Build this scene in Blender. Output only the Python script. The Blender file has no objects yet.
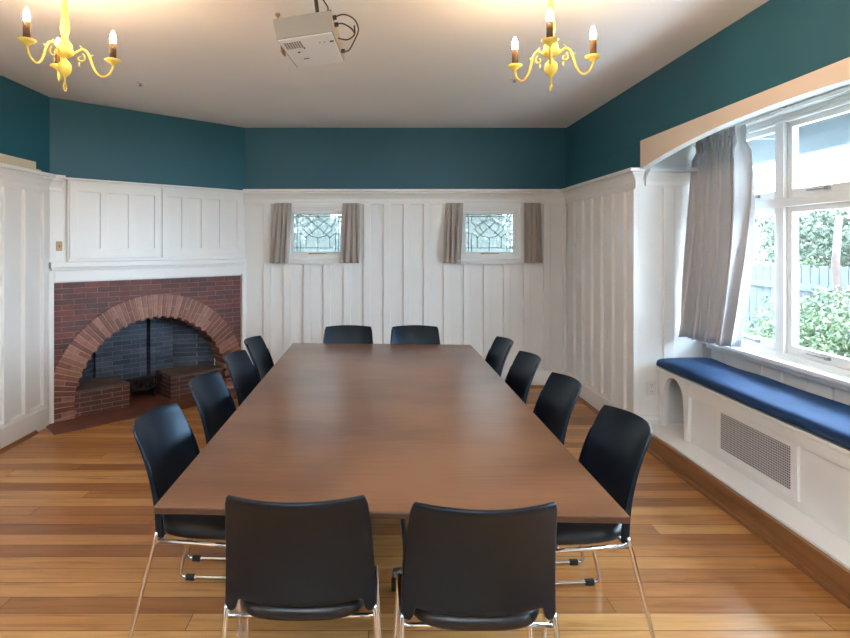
import bpy, bmesh, math, random
from mathutils import Vector, Matrix
random.seed(7)
S = bpy.context.scene
C = S.collection
PI = math.pi

# ---------------------------------------------------------------- camera
cam_d = bpy.data.cameras.new('camera'); cam = bpy.data.objects.new('camera', cam_d); C.objects.link(cam)
cam.location = (0, 0, 1.6); cam.rotation_euler = (PI/2, 0, 0)
cam_d.sensor_width = 36; cam_d.sensor_fit = 'HORIZONTAL'
cam_d.lens = 570/850*36
cam_d.shift_x = 45/850; cam_d.shift_y = -74/850
cam_d.clip_start = 0.05
S.camera = cam
# ---------------------------------------------------------------- world, daylight portals, exposure
W = bpy.data.worlds.new('sky'); S.world = W; W.use_nodes = True
wn = W.node_tree.nodes; wl = W.node_tree.links
for n in list(wn): wn.remove(n)
wo = wn.new('ShaderNodeOutputWorld'); wb = wn.new('ShaderNodeBackground')
wb.inputs['Color'].default_value = (0.66, 0.84, 1.0, 1); wb.inputs['Strength'].default_value = 13.5
wl.new(wb.outputs[0], wo.inputs[0])

def area(name, loc, rot, sx, sy, power=None, color=(1, 1, 1), portal=False):
    l = bpy.data.lights.new(name, 'AREA'); l.shape = 'RECTANGLE'; l.size = sx; l.size_y = sy
    o = bpy.data.objects.new(name, l); C.objects.link(o); o.location = loc; o.rotation_euler = rot
    if portal: l.cycles.is_portal = True
    else: l.energy = power; l.color = color
    return o
area('portal_bay', (2.84, 2.95, 1.65), (0, PI/2, 0), 1.6, 3.5, portal=True)
area('portal_leaded', (-0.705, 6.62, 1.73), (-PI/2, 0, 0), .6, .5, portal=True)
area('portal_leaded', (1.24, 6.62, 1.73), (-PI/2, 0, 0), .6, .5, portal=True)

S.view_settings.view_transform = 'Standard'; S.view_settings.look = 'None'
S.view_settings.gamma = 1; S.view_settings.use_curve_mapping = False
S.view_settings.exposure = 1.25

# fill light added behind the camera, aimed at the ceiling to brighten the room
area('added_fill', (-.3, -1.1, 2.25), (PI, 0, 0), 2.2, 1.2, power=135, color=(.84, .93, 1.0))

# ---------------------------------------------------------------- materials
def srgb(r, g, b):
    f = lambda c: ((c/255+0.055)/1.055)**2.4 if c > 10 else c/255/12.92
    return (f(r), f(g), f(b), 1)
class Mt:
    def __init__(s, name):
        s.m = bpy.data.materials.new(name); s.m.use_nodes = True
        s.n = s.m.node_tree.nodes; s.l = s.m.node_tree.links
        s.b = s.n['Principled BSDF']; s.out = s.n['Material Output']
    def node(s, t, **kw):
        n = s.n.new(t)
        for k, v in kw.items():
            if k in n.inputs: n.inputs[k].default_value = v
            else: setattr(n, k, v)
        return n
    def link(s, a, b): s.l.new(a, b)
    def coord(s, scale=(1, 1, 1), kind='Object'):
        tc = s.node('ShaderNodeTexCoord'); mp = s.node('ShaderNodeMapping')
        mp.inputs['Scale'].default_value = scale
        s.link(tc.outputs[kind], mp.inputs['Vector']); return mp.outputs[0]
    def ramp(s, fac, stops):
        r = s.node('ShaderNodeValToRGB'); e = r.color_ramp.elements
        e[0].position, e[0].color = stops[0]; e[1].position, e[1].color = stops[-1]
        for p, c in stops[1:-1]:
            k = e.new(p); k.color = c
        s.link(fac, r.inputs[0]); return r.outputs[0]
    def bump(s, fac, strength=.2, dist=.002):
        b = s.node('ShaderNodeBump', Strength=strength, Distance=dist)
        s.link(fac, b.inputs['Height']); s.link(b.outputs[0], s.b.inputs['Normal'])
def simple(name, col, rough=.5, metal=0, var=.06, scale=3, bump=0, bscale=60, **kw):
    t = Mt(name)
    v = t.coord((scale,)*3); nz = t.node('ShaderNodeTexNoise', Scale=1.0, Detail=4.0); t.link(v, nz.inputs['Vector'])
    lo = tuple(c*(1-var) for c in col[:3])+(1,); hi = tuple(min(1, c*(1+var)) for c in col[:3])+(1,)
    t.link(t.ramp(nz.outputs['Fac'], [(.3, lo), (.7, hi)]), t.b.inputs['Base Color'])
    t.b.inputs['Roughness'].default_value = rough; t.b.inputs['Metallic'].default_value = metal
    if bump:
        v2 = t.coord((bscale,)*3); n2 = t.node('ShaderNodeTexNoise', Scale=1.0, Detail=3.0); t.link(v2, n2.inputs['Vector'])
        t.bump(n2.outputs['Fac'], bump)
    for k, x in kw.items(): t.b.inputs[k.replace('_', ' ')].default_value = x
    return t.m
M = {}
M['white'] = simple('white_paint', (0.82, 0.81, 0.79, 1), .30, var=.02, bump=.05, bscale=25)
M['white_trim'] = simple('white_trim_paint', (0.85, 0.84, 0.82, 1), .32, var=.015)
M['cream'] = simple('cream_paint', (0.76, 0.64, 0.53, 1), .5, var=.02)
M['teal'] = simple('teal_paint', (0.018, 0.112, 0.160, 1), .5, var=.05, scale=1.2, bump=.06, bscale=40)
M['ceiling'] = simple('ceiling_paint', (0.88, 0.87, 0.86, 1), .8, var=.015, scale=1.5, bump=.08, bscale=8)
M['plastic'] = simple('black_plastic', (0.002, 0.004, 0.009, 1), .36, var=.1, bump=.05, bscale=400, Specular_IOR_Level=.45, Specular_Tint=(.55, .78, 1, 1))  # specular tint puts the blue window sheen into the colour
M['vinyl'] = simple('black_vinyl', (0.004, 0.005, 0.008, 1), .42, var=.2, bump=.2, bscale=250)
M['rubber'] = simple('black_rubber', (0.015, 0.015, 0.016, 1), .7)
M['chrome'] = simple('chrome', (0.72, 0.71, 0.70, 1), .12, 1, var=.02)
M['steel'] = simple('brushed_steel', (0.35, 0.35, 0.36, 1), .35, 1)
M['iron'] = simple('cast_iron', (0.035, 0.028, 0.026, 1), .6, .6, var=.4, scale=20, bump=.3)
M['yellow'] = simple('yellow_enamel', (0.80, 0.60, 0.12, 1), .38, var=.05, scale=12)
M['candle'] = simple('dark_bronze_sleeve', (0.10, 0.055, 0.022, 1), .45, .3, var=.2, scale=30)
M['proj_grey'] = simple('warm_grey_plastic', (0.33, 0.295, 0.25, 1), .5, var=.03)
M['proj_white'] = simple('light_grey_plastic', (0.86, 0.87, 0.88, 1), .4, var=.02)
M['black'] = simple('black_detail', (0.02, 0.018, 0.016, 1), .5)
M['cable'] = simple('dark_cable', (0.05, 0.035, 0.028, 1), .5)
M['bronze'] = simple('bronze_plate', (0.33, 0.20, 0.11, 1), .4, .5, var=.1, scale=30)
M['plate'] = simple('white_plastic_plate', (0.72, 0.71, 0.69, 1), .35, var=.01)
M['lead'] = simple('lead_came', (0.035, 0.04, 0.04, 1), .6, .3)
M['soot'] = simple('soot_black', (0.012, 0.012, 0.014, 1), .9, var=.3, scale=9)
M['hob_top'] = simple('worn_hob_render', (0.13, 0.085, 0.07, 1), .8, var=.25, scale=9, bump=.5, bscale=30)
M['hearth'] = simple('red_brown_hearth', (0.17, 0.06, 0.04, 1), .42, var=.25, scale=5, bump=.2, bscale=20)
M['box_cream'] = simple('cream_board', (0.66, 0.57, 0.42, 1), .6, var=.04)
M['eave'] = simple('pale_eave_paint', (0.17, 0.19, 0.205, 1), .6, var=.02)
M['fence'] = simple('weathered_pale_timber', (0.048, 0.048, 0.052, 1), .8, var=.12, scale=6)
M['roof'] = simple('terracotta_roof', (0.20, 0.085, 0.06, 1), .8, var=.15, scale=4)
M['house'] = simple('pale_house_wall', (0.2, 0.19, 0.18, 1), .8)
M['bark'] = simple('brown_bark', (0.07, 0.045, 0.036, 1), .9, var=.35, scale=14, bump=.6, bscale=30)
M['grass'] = simple('garden_ground', (0.07, 0.085, 0.035, 1), .9, var=.3, scale=5)
def leaf(name, a, b):
    t = Mt(name); g = t.node('ShaderNodeNewGeometry')
    t.link(t.ramp(g.outputs['Random Per Island'], [(0, a), (1, b)]), t.b.inputs['Base Color'])
    t.b.inputs['Roughness'].default_value = .6
    return t.m
M['leaf_a'] = leaf('bright_green_leaf', (0.035, 0.060, 0.020, 1), (0.11, 0.135, 0.06, 1))
M['leaf_b'] = leaf('pale_green_leaf', (0.035, 0.055, 0.028, 1), (0.14, 0.15, 0.11, 1))
M['leaf_c'] = leaf('deep_green_leaf', (0.03, 0.06, 0.02, 1), (0.10, 0.14, 0.06, 1))

def glow(name, col, s):
    t = Mt(name); e = t.node('ShaderNodeEmission', Strength=s); e.inputs['Color'].default_value = col
    t.link(e.outputs[0], t.out.inputs[0]); return t.m
M['bulb'] = glow('lit_candle_bulb', (1.0, 0.66, 0.37, 1), 230)

def math_(t, op, a, b=None):
    n = t.node('ShaderNodeMath', operation=op)
    for i, v in enumerate((a, b)):
        if v is None: continue
        if isinstance(v, (int, float)): n.inputs[i].default_value = v
        else: t.link(v, n.inputs[i])
    return n.outputs[0]
t = Mt('window_glass'); tr = t.node('ShaderNodeBsdfTransparent'); gl = t.node('ShaderNodeBsdfGlossy', Roughness=0.02)
tr.inputs['Color'].default_value = (.95, .98, 1, 1)
lw = t.node('ShaderNodeLayerWeight', Blend=0.12); mx = t.node('ShaderNodeMixShader'); mm_ = math_(t, 'MULTIPLY', math_(t, 'POWER', lw.outputs[1], 4), .4)
t.link(math_(t, 'ADD', mm_, .03), mx.inputs[0]); t.link(tr.outputs[0], mx.inputs[1]); t.link(gl.outputs[0], mx.inputs[2]); t.link(mx.outputs[0], t.out.inputs[0])
M['glass'] = t.m
# leaded glass: slightly obscured old glass
t = Mt('leaded_glass'); tr = t.node('ShaderNodeBsdfTransparent'); tl = t.node('ShaderNodeBsdfTranslucent'); gl = t.node('ShaderNodeBsdfGlossy', Roughness=0.05)
tr.inputs['Color'].default_value = (.34, .35, .345, 1); tl.inputs['Color'].default_value = (.5, .55, .53, 1)
m1 = t.node('ShaderNodeMixShader'); m1.inputs[0].default_value = .15
m2 = t.node('ShaderNodeMixShader'); m2.inputs[0].default_value = .05
t.link(tr.outputs[0], m1.inputs[1]); t.link(tl.outputs[0], m1.inputs[2]); t.link(m1.outputs[0], m2.inputs[1]); t.link(gl.outputs[0], m2.inputs[2]); t.link(m2.outputs[0], t.out.inputs[0])
M['leadglass'] = t.m

# floor: boards run along X, 0.11 wide, random length and tone, dark gaps
t = Mt('oiled_floorboards')
co = t.node('ShaderNodeTexCoord'); sp = t.node('ShaderNodeSeparateXYZ'); t.link(co.outputs['Object'], sp.inputs[0])
row = math_(t, 'DIVIDE', sp.outputs[1], .1125); rid = math_(t, 'FLOOR', row); rf = math_(t, 'FRACT', row)
wn1 = t.node('ShaderNodeTexWhiteNoise', noise_dimensions='1D'); t.link(rid, wn1.inputs['W'])
xs = math_(t, 'ADD', math_(t, 'DIVIDE', sp.outputs[0], 2.7), math_(t, 'MULTIPLY', wn1.outputs[0], 7.3))
cid = math_(t, 'FLOOR', xs); cf = math_(t, 'FRACT', xs)
cb = t.node('ShaderNodeCombineXYZ'); t.link(rid, cb.inputs[0]); t.link(cid, cb.inputs[1])
wn2 = t.node('ShaderNodeTexWhiteNoise', noise_dimensions='3D'); t.link(cb.outputs[0], wn2.inputs['Vector'])
# grain coordinates: stretched along X, offset per board
gv = t.node('ShaderNodeCombineXYZ')
t.link(math_(t, 'ADD', math_(t, 'MULTIPLY', sp.outputs[0], 1.1), math_(t, 'MULTIPLY', wn2.outputs[0], 40)), gv.inputs[0])
t.link(math_(t, 'MULTIPLY', sp.outputs[1], 17), gv.inputs[1]); t.link(rid, gv.inputs[2])
gn = t.node('ShaderNodeTexNoise', Scale=1.6, Detail=7.0, Roughness=.62, Distortion=.6); t.link(gv.outputs[0], gn.inputs['Vector'])
base = t.ramp(wn2.outputs[0], [(0, (0.29, 0.110, 0.030, 1)), (.25, (0.42, 0.175, 0.050, 1)), (.6, (0.52, 0.245, 0.076, 1)), (1, (0.64, 0.345, 0.125, 1))])
gr = t.ramp(gn.outputs['Fac'], [(.24, (.42, .30, .22, 1)), (.44, (.86, .80, .72, 1)), (.62, (1, 1, 1, 1)), (.8, (1.0, .97, .9, 1))])
mm = t.node('ShaderNodeMix', data_type='RGBA', blend_type='MULTIPLY'); mm.inputs[0].default_value = 1
t.link(base, mm.inputs[6]); t.link(gr, mm.inputs[7])
gap = math_(t, 'MAXIMUM', math_(t, 'LESS_THAN', rf, .035), math_(t, 'LESS_THAN', cf, .0012))
m3 = t.node('ShaderNodeMix', data_type='RGBA'); t.link(gap, m3.inputs[0]); t.link(mm.outputs[2], m3.inputs[6]); m3.inputs[7].default_value = (.06, .022, .010, 1)
t.link(m3.outputs[2], t.b.inputs['Base Color']); t.b.inputs['Roughness'].default_value = .30
t.b.inputs['Specular IOR Level'].default_value = .45
t.bump(math_(t, 'SUBTRACT', math_(t, 'MULTIPLY', gn.outputs['Fac'], .3), gap), .35, .002)
M['floor'] = t.m

def wood(name, stops, scale, rough, rings=(1, 1, 1), bump=.1):
    t = Mt(name)
    v = t.coord(scale); n = t.node('ShaderNodeTexNoise', Scale=1.0, Detail=5.0, Roughness=.58, Distortion=.5); t.link(v, n.inputs['Vector'])
    t.link(t.ramp(n.outputs['Fac'], stops), t.b.inputs['Base Color']); t.b.inputs['Roughness'].default_value = rough
    if bump: t.bump(n.outputs['Fac'], bump, .001)
    return t.m
t = Mt('walnut_stained_top')
n1 = t.node('ShaderNodeTexNoise', Scale=1.0, Detail=2.0, Distortion=.4); t.link(t.coord((1.6, 2.6, 1)), n1.inputs['Vector'])
n2 = t.node('ShaderNodeTexNoise', Scale=1.0, Detail=3.0); t.link(t.coord((5, 60, 1)), n2.inputs['Vector'])
f_ = math_(t, 'ADD', math_(t, 'MULTIPLY', n1.outputs['Fac'], .75), math_(t, 'MULTIPLY', n2.outputs['Fac'], .25))
t.link(t.ramp(f_, [(.36, (0.115, 0.045, 0.021, 1)), (.5, (0.172, 0.074, 0.034, 1)), (.64, (0.225, 0.104, 0.050, 1))]), t.b.inputs['Base Color'])
t.b.inputs['Roughness'].default_value = .285
M['table'] = t.m
M['tedge'] = wood('dark_table_edge', [(.3, (0.05, 0.022, 0.012, 1)), (.7, (0.08, 0.035, 0.018, 1))], (4, 4, 20), .45)
M['skirt'] = wood('stained_rimu_board', [(.25, (0.16, 0.060, 0.020, 1)), (.5, (0.27, 0.115, 0.042, 1)), (.8, (0.38, 0.18, 0.072, 1))], (12, 1.2, 14), .35)

def brick(name, c1, c2, mortar, dark=None, bw=.23, rh=.086, uv='xz', rough=.55):
    t = Mt(name); co = t.node('ShaderNodeTexCoord'); s_ = t.node('ShaderNodeSeparateXYZ'); t.link(co.outputs['Object'], s_.inputs[0])
    c = t.node('ShaderNodeCombineXYZ')
    if uv == 'xz': hx = s_.outputs[0]
    else: hx = math_(t, 'ADD', s_.outputs[0], s_.outputs[1])
    t.link(hx, c.inputs[0]); t.link(s_.outputs[2], c.inputs[1])
    b = t.node('ShaderNodeTexBrick', Scale=1.0); t.link(c.outputs[0], b.inputs['Vector'])
    b.inputs['Brick Width'].default_value = bw; b.inputs['Row Height'].default_value = rh
    b.inputs['Mortar Size'].default_value = .0030; b.inputs['Mortar Smooth'].default_value = .3; b.inputs['Bias'].default_value = 0
    b.inputs['Color1'].default_value = c1; b.inputs['Color2'].default_value = c2; b.inputs['Mortar'].default_value = mortar
    n = t.node('ShaderNodeTexNoise', Scale=7.0, Detail=6.0, Roughness=.7); t.link(co.outputs['Object'], n.inputs['Vector'])
    m = t.node('ShaderNodeMix', data_type='RGBA', blend_type='MULTIPLY'); m.inputs[0].default_value = .8
    t.link(b.outputs['Color'], m.inputs[6]); t.link(t.ramp(n.outputs['Fac'], [(.3, (.45, .45, .5, 1)), (.7, (1.25, 1.2, 1.2, 1))]), m.inputs[7])
    t.link(m.outputs[2], t.b.inputs['Base Color']); t.b.inputs['Roughness'].default_value = rough
    bp = t.node('ShaderNodeBump', Strength=.6, Distance=.004, invert=True); t.link(b.outputs['Fac'], bp.inputs['Height']); t.link(bp.outputs[0], t.b.inputs['Normal'])
    return t.m
M['brick'] = brick('red_brown_brick', (0.20, 0.052, 0.036, 1), (0.085, 0.034, 0.033, 1), (0.30, 0.20, 0.17, 1), bw=.2, rh=.0502)
M['brick_hob'] = brick('hob_brick', (0.14, 0.045, 0.034, 1), (0.07, 0.033, 0.03, 1), (0.34, 0.26, 0.22, 1), uv='xy', bw=.19, rh=.045)
M['brick_soot'] = brick('sooty_firebox_brick', (0.10, 0.13, 0.18, 1), (0.035, 0.050, 0.075, 1), (0.22, 0.26, 0.31, 1), uv='xy', rough=.7, bw=.19, rh=.05)
t = Mt('arch_brick'); g = t.node('ShaderNodeNewGeometry'); n = t.node('ShaderNodeTexNoise', Scale=22.0, Detail=5.0)
t.link(t.coord(), n.inputs['Vector'])
m = t.node('ShaderNodeMix', data_type='RGBA', blend_type='MULTIPLY'); m.inputs[0].default_value = .7
t.link(t.ramp(g.outputs['Random Per Island'], [(0, (0.15, 0.050, 0.036, 1)), (.5, (0.27, 0.095, 0.062, 1)), (1, (0.40, 0.19, 0.14, 1))]), m.inputs[6])
t.link(t.ramp(n.outputs['Fac'], [(.3, (.6, .6, .6, 1)), (.7, (1.2, 1.2, 1.2, 1))]), m.inputs[7])
t.link(m.outputs[2], t.b.inputs['Base Color']); t.b.inputs['Roughness'].default_value = .5
M['arch'] = t.m
M['mortar'] = simple('pale_mortar', (0.42, 0.32, 0.27, 1), .9, var=.2, scale=20)

def fabric(name, a, b, translucency=.22, rough=.9, wscale=260):
    t = Mt(name); n = t.node('ShaderNodeTexNoise', Scale=1.0, Detail=3.0)
    t.link(t.coord((wscale, wscale, wscale*.12)), n.inputs['Vector'])
    t.link(t.ramp(n.outputs['Fac'], [(.3, a), (.7, b)]), t.b.inputs['Base Color']); t.b.inputs['Roughness'].default_value = rough
    try: t.b.inputs['Sheen Weight'].default_value = .15
    except Exception: pass
    t.bump(n.outputs['Fac'], .2, .001)
    tl = t.node('ShaderNodeBsdfTranslucent'); tl.inputs['Color'].default_value = b; mx = t.node('ShaderNodeMixShader'); mx.inputs[0].default_value = translucency
    t.link(t.b.outputs[0], mx.inputs[1]); t.link(tl.outputs[0], mx.inputs[2]); t.link(mx.outputs[0], t.out.inputs[0]); return t.m
M['curtain'] = fabric('taupe_linen', (0.55, 0.48, 0.43, 1), (0.62, 0.55, 0.50, 1))
M['curtain_big'] = fabric('silver_grey_linen', (0.60, 0.585, 0.60, 1), (0.63, 0.615, 0.63, 1), .08)
t = Mt('blue_velvet'); n = t.node('ShaderNodeTexNoise', Scale=9.0, Detail=4.0); t.link(t.coord(), n.inputs['Vector'])
t.link(t.ramp(n.outputs['Fac'], [(.3, (0.002, 0.023, 0.080, 1)), (.7, (0.003, 0.036, 0.125, 1))]), t.b.inputs['Base Color'])
t.b.inputs['Roughness'].default_value = .8; t.b.inputs['Sheen Weight'].default_value = .1; t.b.inputs['Sheen Tint'].default_value = (.1, .4, .9, 1)
t.bump(n.outputs['Fac'], .2, .004); M['blue'] = t.m
# perforated grille
t = Mt('perforated_grille'); v = t.coord((70, 70, 70)); s_ = t.node('ShaderNodeSeparateXYZ'); t.link(v, s_.inputs[0])
fy = math_(t, 'ABSOLUTE', math_(t, 'SUBTRACT', math_(t, 'FRACT', s_.outputs[1]), .5)); fz = math_(t, 'ABSOLUTE', math_(t, 'SUBTRACT', math_(t, 'FRACT', s_.outputs[2]), .5))
h = math_(t, 'LESS_THAN', math_(t, 'MAXIMUM', fy, fz), .30)
m = t.node('ShaderNodeMix', data_type='RGBA'); t.link(h, m.inputs[0]); m.inputs[6].default_value = (.62, .62, .65, 1); m.inputs[7].default_value = (.10, .10, .11, 1)
t.link(m.outputs[2], t.b.inputs['Base Color']); t.b.inputs['Roughness'].default_value = .4; t.b.inputs['Metallic'].default_value = .3
M['grille'] = t.m

# ---------------------------------------------------------------- mesh helpers
class MB:
    def __init__(s): s.v = []; s.f = []; s.mi = []; s.sm = []
    def add(s, vs, fs, mi=0, smooth=False):
        o = len(s.v); s.v += [tuple(p) for p in vs]
        for f in fs: s.f.append([i+o for i in f]); s.mi.append(mi); s.sm.append(smooth)
        return s
    def box(s, x0, x1, y0, y1, z0, z1, mi=0, m=None):
        vs = [Vector((x, y, z)) for z in (z0, z1) for y in (y0, y1) for x in (x0, x1)]
        if m: vs = [m @ v for v in vs]
        return s.add(vs, [(0, 2, 3, 1), (4, 5, 7, 6), (0, 1, 5, 4), (2, 6, 7, 3), (0, 4, 6, 2), (1, 3, 7, 5)], mi)
    def ring(s, x0, x1, z0, z1, w, y0, y1, mi=0):       # rectangular frame in the XZ plane
        s.box(x0, x0+w, y0, y1, z0, z1, mi); s.box(x1-w, x1, y0, y1, z0, z1, mi)
        s.box(x0+w, x1-w, y0, y1, z0, z0+w, mi); return s.box(x0+w, x1-w, y0, y1, z1-w, z1, mi)
    def prism(s, poly, a, b, axis='y', mi=0, smooth=False):     # poly list of (p,q); extruded from a to b along axis
        def P(p, q, t): return {'y': (p, t, q), 'x': (t, p, q), 'z': (p, q, t)}[axis]
        n = len(poly); vs = [P(p, q, a) for p, q in poly]+[P(p, q, b) for p, q in poly]
        fs = [tuple(range(n))[::-1], tuple(range(n, 2*n))]
        s.add(vs, fs, mi); o = len(s.v)-2*n
        for i in range(n): s.f.append([o+i, o+(i+1) % n, o+n+(i+1) % n, o+n+i]); s.mi.append(mi); s.sm.append(smooth)
        return s
    def tube(s, pts, r, seg=8, closed=False, mi=0, cap=True):
        pts = [Vector(p) for p in pts]; n = len(pts); rr = r if isinstance(r, (list, tuple)) else [r]*n
        T = []
        for i in range(n):
            a = pts[i-1] if (i > 0 or closed) else pts[0]; b = pts[(i+1) % n] if (i < n-1 or closed) else pts[-1]
            T.append((b-a).normalized())
        up = Vector((0, 0, 1)) if abs(T[0].z) < .9 else Vector((1, 0, 0))
        nrm = (up-T[0]*up.dot(T[0])).normalized(); vs = []
        for i in range(n):
            nrm = (nrm-T[i]*nrm.dot(T[i])).normalized(); bn = T[i].cross(nrm)
            vs += [pts[i]+(nrm*math.cos(2*PI*k/seg)+bn*math.sin(2*PI*k/seg))*rr[i] for k in range(seg)]
        fs = []
        for i in range(n if closed else n-1):
            j = (i+1) % n
            for k in range(seg): fs.append((i*seg+k, i*seg+(k+1) % seg, j*seg+(k+1) % seg, j*seg+k))
        if cap and not closed: fs += [tuple(range(seg))[::-1], tuple(range((n-1)*seg, n*seg))]
        return s.add(vs, fs, mi, True)
    def lathe(s, prof, c=(0, 0, 0), seg=20, mi=0, axis=None):
        vs = []; n = len(prof); c = Vector(c)
        R = Vector((0, 0, 1)).rotation_difference(Vector(axis)).to_matrix() if axis else Matrix.Identity(3)
        for r, z in prof: vs += [c+R @ Vector((max(r, .0002)*math.cos(2*PI*k/seg), max(r, .0002)*math.sin(2*PI*k/seg), z)) for k in range(seg)]
        fs = [(i*seg+k, i*seg+(k+1) % seg, (i+1)*seg+(k+1) % seg, (i+1)*seg+k) for i in range(n-1) for k in range(seg)]
        fs += [tuple(range(seg))[::-1], tuple(range((n-1)*seg, n*seg))]
        return s.add(vs, fs, mi, True)
    def grid(s, fn, nu, nv, mi=0, smooth=True):
        vs = [fn(i/nu, j/nv) for j in range(nv+1) for i in range(nu+1)]
        fs = [(j*(nu+1)+i, j*(nu+1)+i+1, (j+1)*(nu+1)+i+1, (j+1)*(nu+1)+i) for j in range(nv) for i in range(nu)]
        return s.add(vs, fs, mi, smooth)
    def sweep(s, path, prof, mi=0):      # path of (x,y); profile (out,z), out to the RIGHT of the path direction
        P = [Vector(p) for p in path]; n = len(P); m = len(prof); vs = []
        for i in range(n):
            def nr(a, b): d = (b-a).normalized(); return Vector((d.y, -d.x))
            if i == 0: o = nr(P[0], P[1])
            elif i == n-1: o = nr(P[-2], P[-1])
            else:
                n1, n2 = nr(P[i-1], P[i]), nr(P[i], P[i+1]); h = (n1+n2).normalized(); o = h/max(.3, h.dot(n1))
            vs += [(P[i].x+o.x*q, P[i].y+o.y*q, z) for q, z in prof]
        fs = [(i*m+k, i*m+(k+1) % m, (i+1)*m+(k+1) % m, (i+1)*m+k) for i in range(n-1) for k in range(m)]
        fs += [tuple(range(m))[::-1], tuple(range((n-1)*m, n*m))]
        return s.add(vs, fs, mi)
    def build(s, name, mats, parent=None, bevel=0, subsurf=0, solid=0, seg=2, kind=None, label=None, autos=False):
        me = bpy.data.meshes.new(name); me.from_pydata(s.v, [], s.f); me.update()
        mats = mats if isinstance(mats, list) else [mats]
        for m in mats: me.materials.append(M[m])
        for p, mi, sm in zip(me.polygons, s.mi, s.sm): p.material_index = mi; p.use_smooth = sm
        b = bmesh.new(); b.from_mesh(me); bmesh.ops.recalc_face_normals(b, faces=b.faces); b.to_mesh(me); b.free()
        o = bpy.data.objects.new(name, me); C.objects.link(o)
        if parent: o.parent = parent
        if solid: md = o.modifiers.new('solid', 'SOLIDIFY'); md.thickness = solid; md.offset = 0
        if bevel: md = o.modifiers.new('bevel', 'BEVEL'); md.width = bevel; md.segments = seg; md.limit_method = 'ANGLE'; md.angle_limit = math.radians(50); md.harden_normals = False
        if subsurf: md = o.modifiers.new('sub', 'SUBSURF'); md.levels = subsurf; md.render_levels = subsurf
        if kind: o['kind'] = kind
        if label: o['label'] = label
        return o
def thing(name, label=None, cat=None, loc=(0, 0, 0), rz=0, group=None, kind=None):
    o = bpy.data.objects.new(name, None); C.objects.link(o); o.location = loc; o.rotation_euler = (0, 0, rz)
    o.empty_display_size = .1
    return tag(o, label, cat, group, kind)
def tag(o, label=None, cat=None, group=None, kind=None):
    for k, v in (('label', label), ('category', cat), ('group', group), ('kind', kind)):
        if v: o[k] = v
    return o
def copy_tree(o, parent=None):
    c = o.copy(); C.objects.link(c)
    if parent: c.parent = parent
    for ch in [x for x in bpy.data.objects if x.parent == o]: copy_tree(ch, c)
    return c
def arc_pts(cx, cz, r, a0, a1, n): return [(cx+r*math.cos(a0+(a1-a0)*i/n), cz+r*math.sin(a0+(a1-a0)*i/n)) for i in range(n+1)]
def fillet(pts, r, n=5):
    pts = [Vector(p) for p in pts]; out = [pts[0]]
    for i in range(1, len(pts)-1):
        p = pts[i]; a = (pts[i-1]-p); b = (pts[i+1]-p); q = min(r, a.length*.48, b.length*.48)
        A_, B_ = p+a.normalized()*q, p+b.normalized()*q
        for k in range(n+1):
            t_ = k/n; out.append(A_*(1-t_)**2+p*2*t_*(1-t_)+B_*t_**2)
    out.append(pts[-1]); return out

# ---------------------------------------------------------------- room constants
XL, XR, YB, YF, ZC = -2.95, 2.10, 6.42, -2.60, 2.92
AX, AY, BX, BY = -2.95, 5.09, -1.52, 6.42
ZD = 2.215                  # top of the panelling
RET = 4.66                  # return wall of the window alcove
XW = 2.70                   # window wall inner face
fa = math.atan2(BY-AY, BX-AX); FL = math.hypot(BX-AX, BY-AY)

MB().box(XL-.2, 3.0, YF-.2, 7.4, -.15, 0).build('floor', 'floor', kind='structure')
MB().box(XL-.2, XW+.2, YF-.2, YB+.25, ZC, ZC+.12).build('ceiling', 'ceiling', kind='structure')

BAT0, BAT1, BW, BT = .20, 2.06, .08, .028
def batten(b, x0, x1, z0=BAT0, z1=BAT1, y0=YB-BT, y1=YB+.01):
    b.box(x0, x1, y0, y1, z0, z1)
# --- back wall with two leaded windows
WC = (-.705, 1.24); HW = .34; WZ0, WZ1 = 1.45, 2.02
b = MB()
xs = [BX-.35, WC[0]-HW, WC[0]+HW, WC[1]-HW, WC[1]+HW, XR+.3]
for i in range(5):
    if i % 2 == 0: b.box(xs[i], xs[i+1], YB, YB+.16, 0, ZD, 0)
    else:
        b.box(xs[i], xs[i+1], YB, YB+.16, 0, WZ0, 0); b.box(xs[i], xs[i+1], YB, YB+.16, WZ1, ZD, 0)
b.box(xs[0], xs[-1], YB, YB+.16, ZD, ZC+.01, 1)
for k in range(16):
    x = -1.307+.2243*k; x2 = x+BW
    if x2 > XR-.005: x2 = XR-.005
    segs = [(BAT0, BAT1)]
    for c in WC:
        if x2 > c-HW-.06 and x < c+HW+.06: segs = [(BAT0, WZ0-.06)]
    for s0, s1 in segs: batten(b, x, x2, s0, s1)
b.box(BX-.02, XR, YB-.014, YB, BAT1-.005, ZD)       # frieze rail
b.build('wall_back', ['white', 'teal'], kind='structure', bevel=.003, seg=1)
# --- right wall (before the alcove) + teal wall above the alcove
b = MB()
b.box(XR, XR+.15, RET+.001, YB+.16, 0, ZD, 0); b.box(XR, XR+.15, YF-.15, YB+.16, 2.43, ZC+.01, 1)
b.box(XR, XR+.02, RET-.11, YB+.16, ZD, 2.43, 1); b.box(XR+.02, XR+.10, RET-.11, RET, ZD, 2.45, 0)
b.box(XR, XR+.15, YF-.15, 1.24, 0, ZD, 0); b.box(XR, XR+.15, YF-.15, 1.35, ZD, 2.43, 1)
for k in range(6):
    y = 4.86+.252*k; b.box(XR-BT, XR+.01, y-.01, y+BW-.01, BAT0, BAT1)
b.box(XR-BT, XR+.01, RET, RET+.07, BAT0, BAT1)
b.box(XR-.014, XR+.01, RET, YB, BAT1-.005, ZD)
for k in range(14):
    y = 1.15-.252*k; b.box(XR-BT, XR+.01, y-BW, y, BAT0, BAT1)
b.build('wall_right', ['white', 'teal'], kind='structure', bevel=.003, seg=1)
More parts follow.
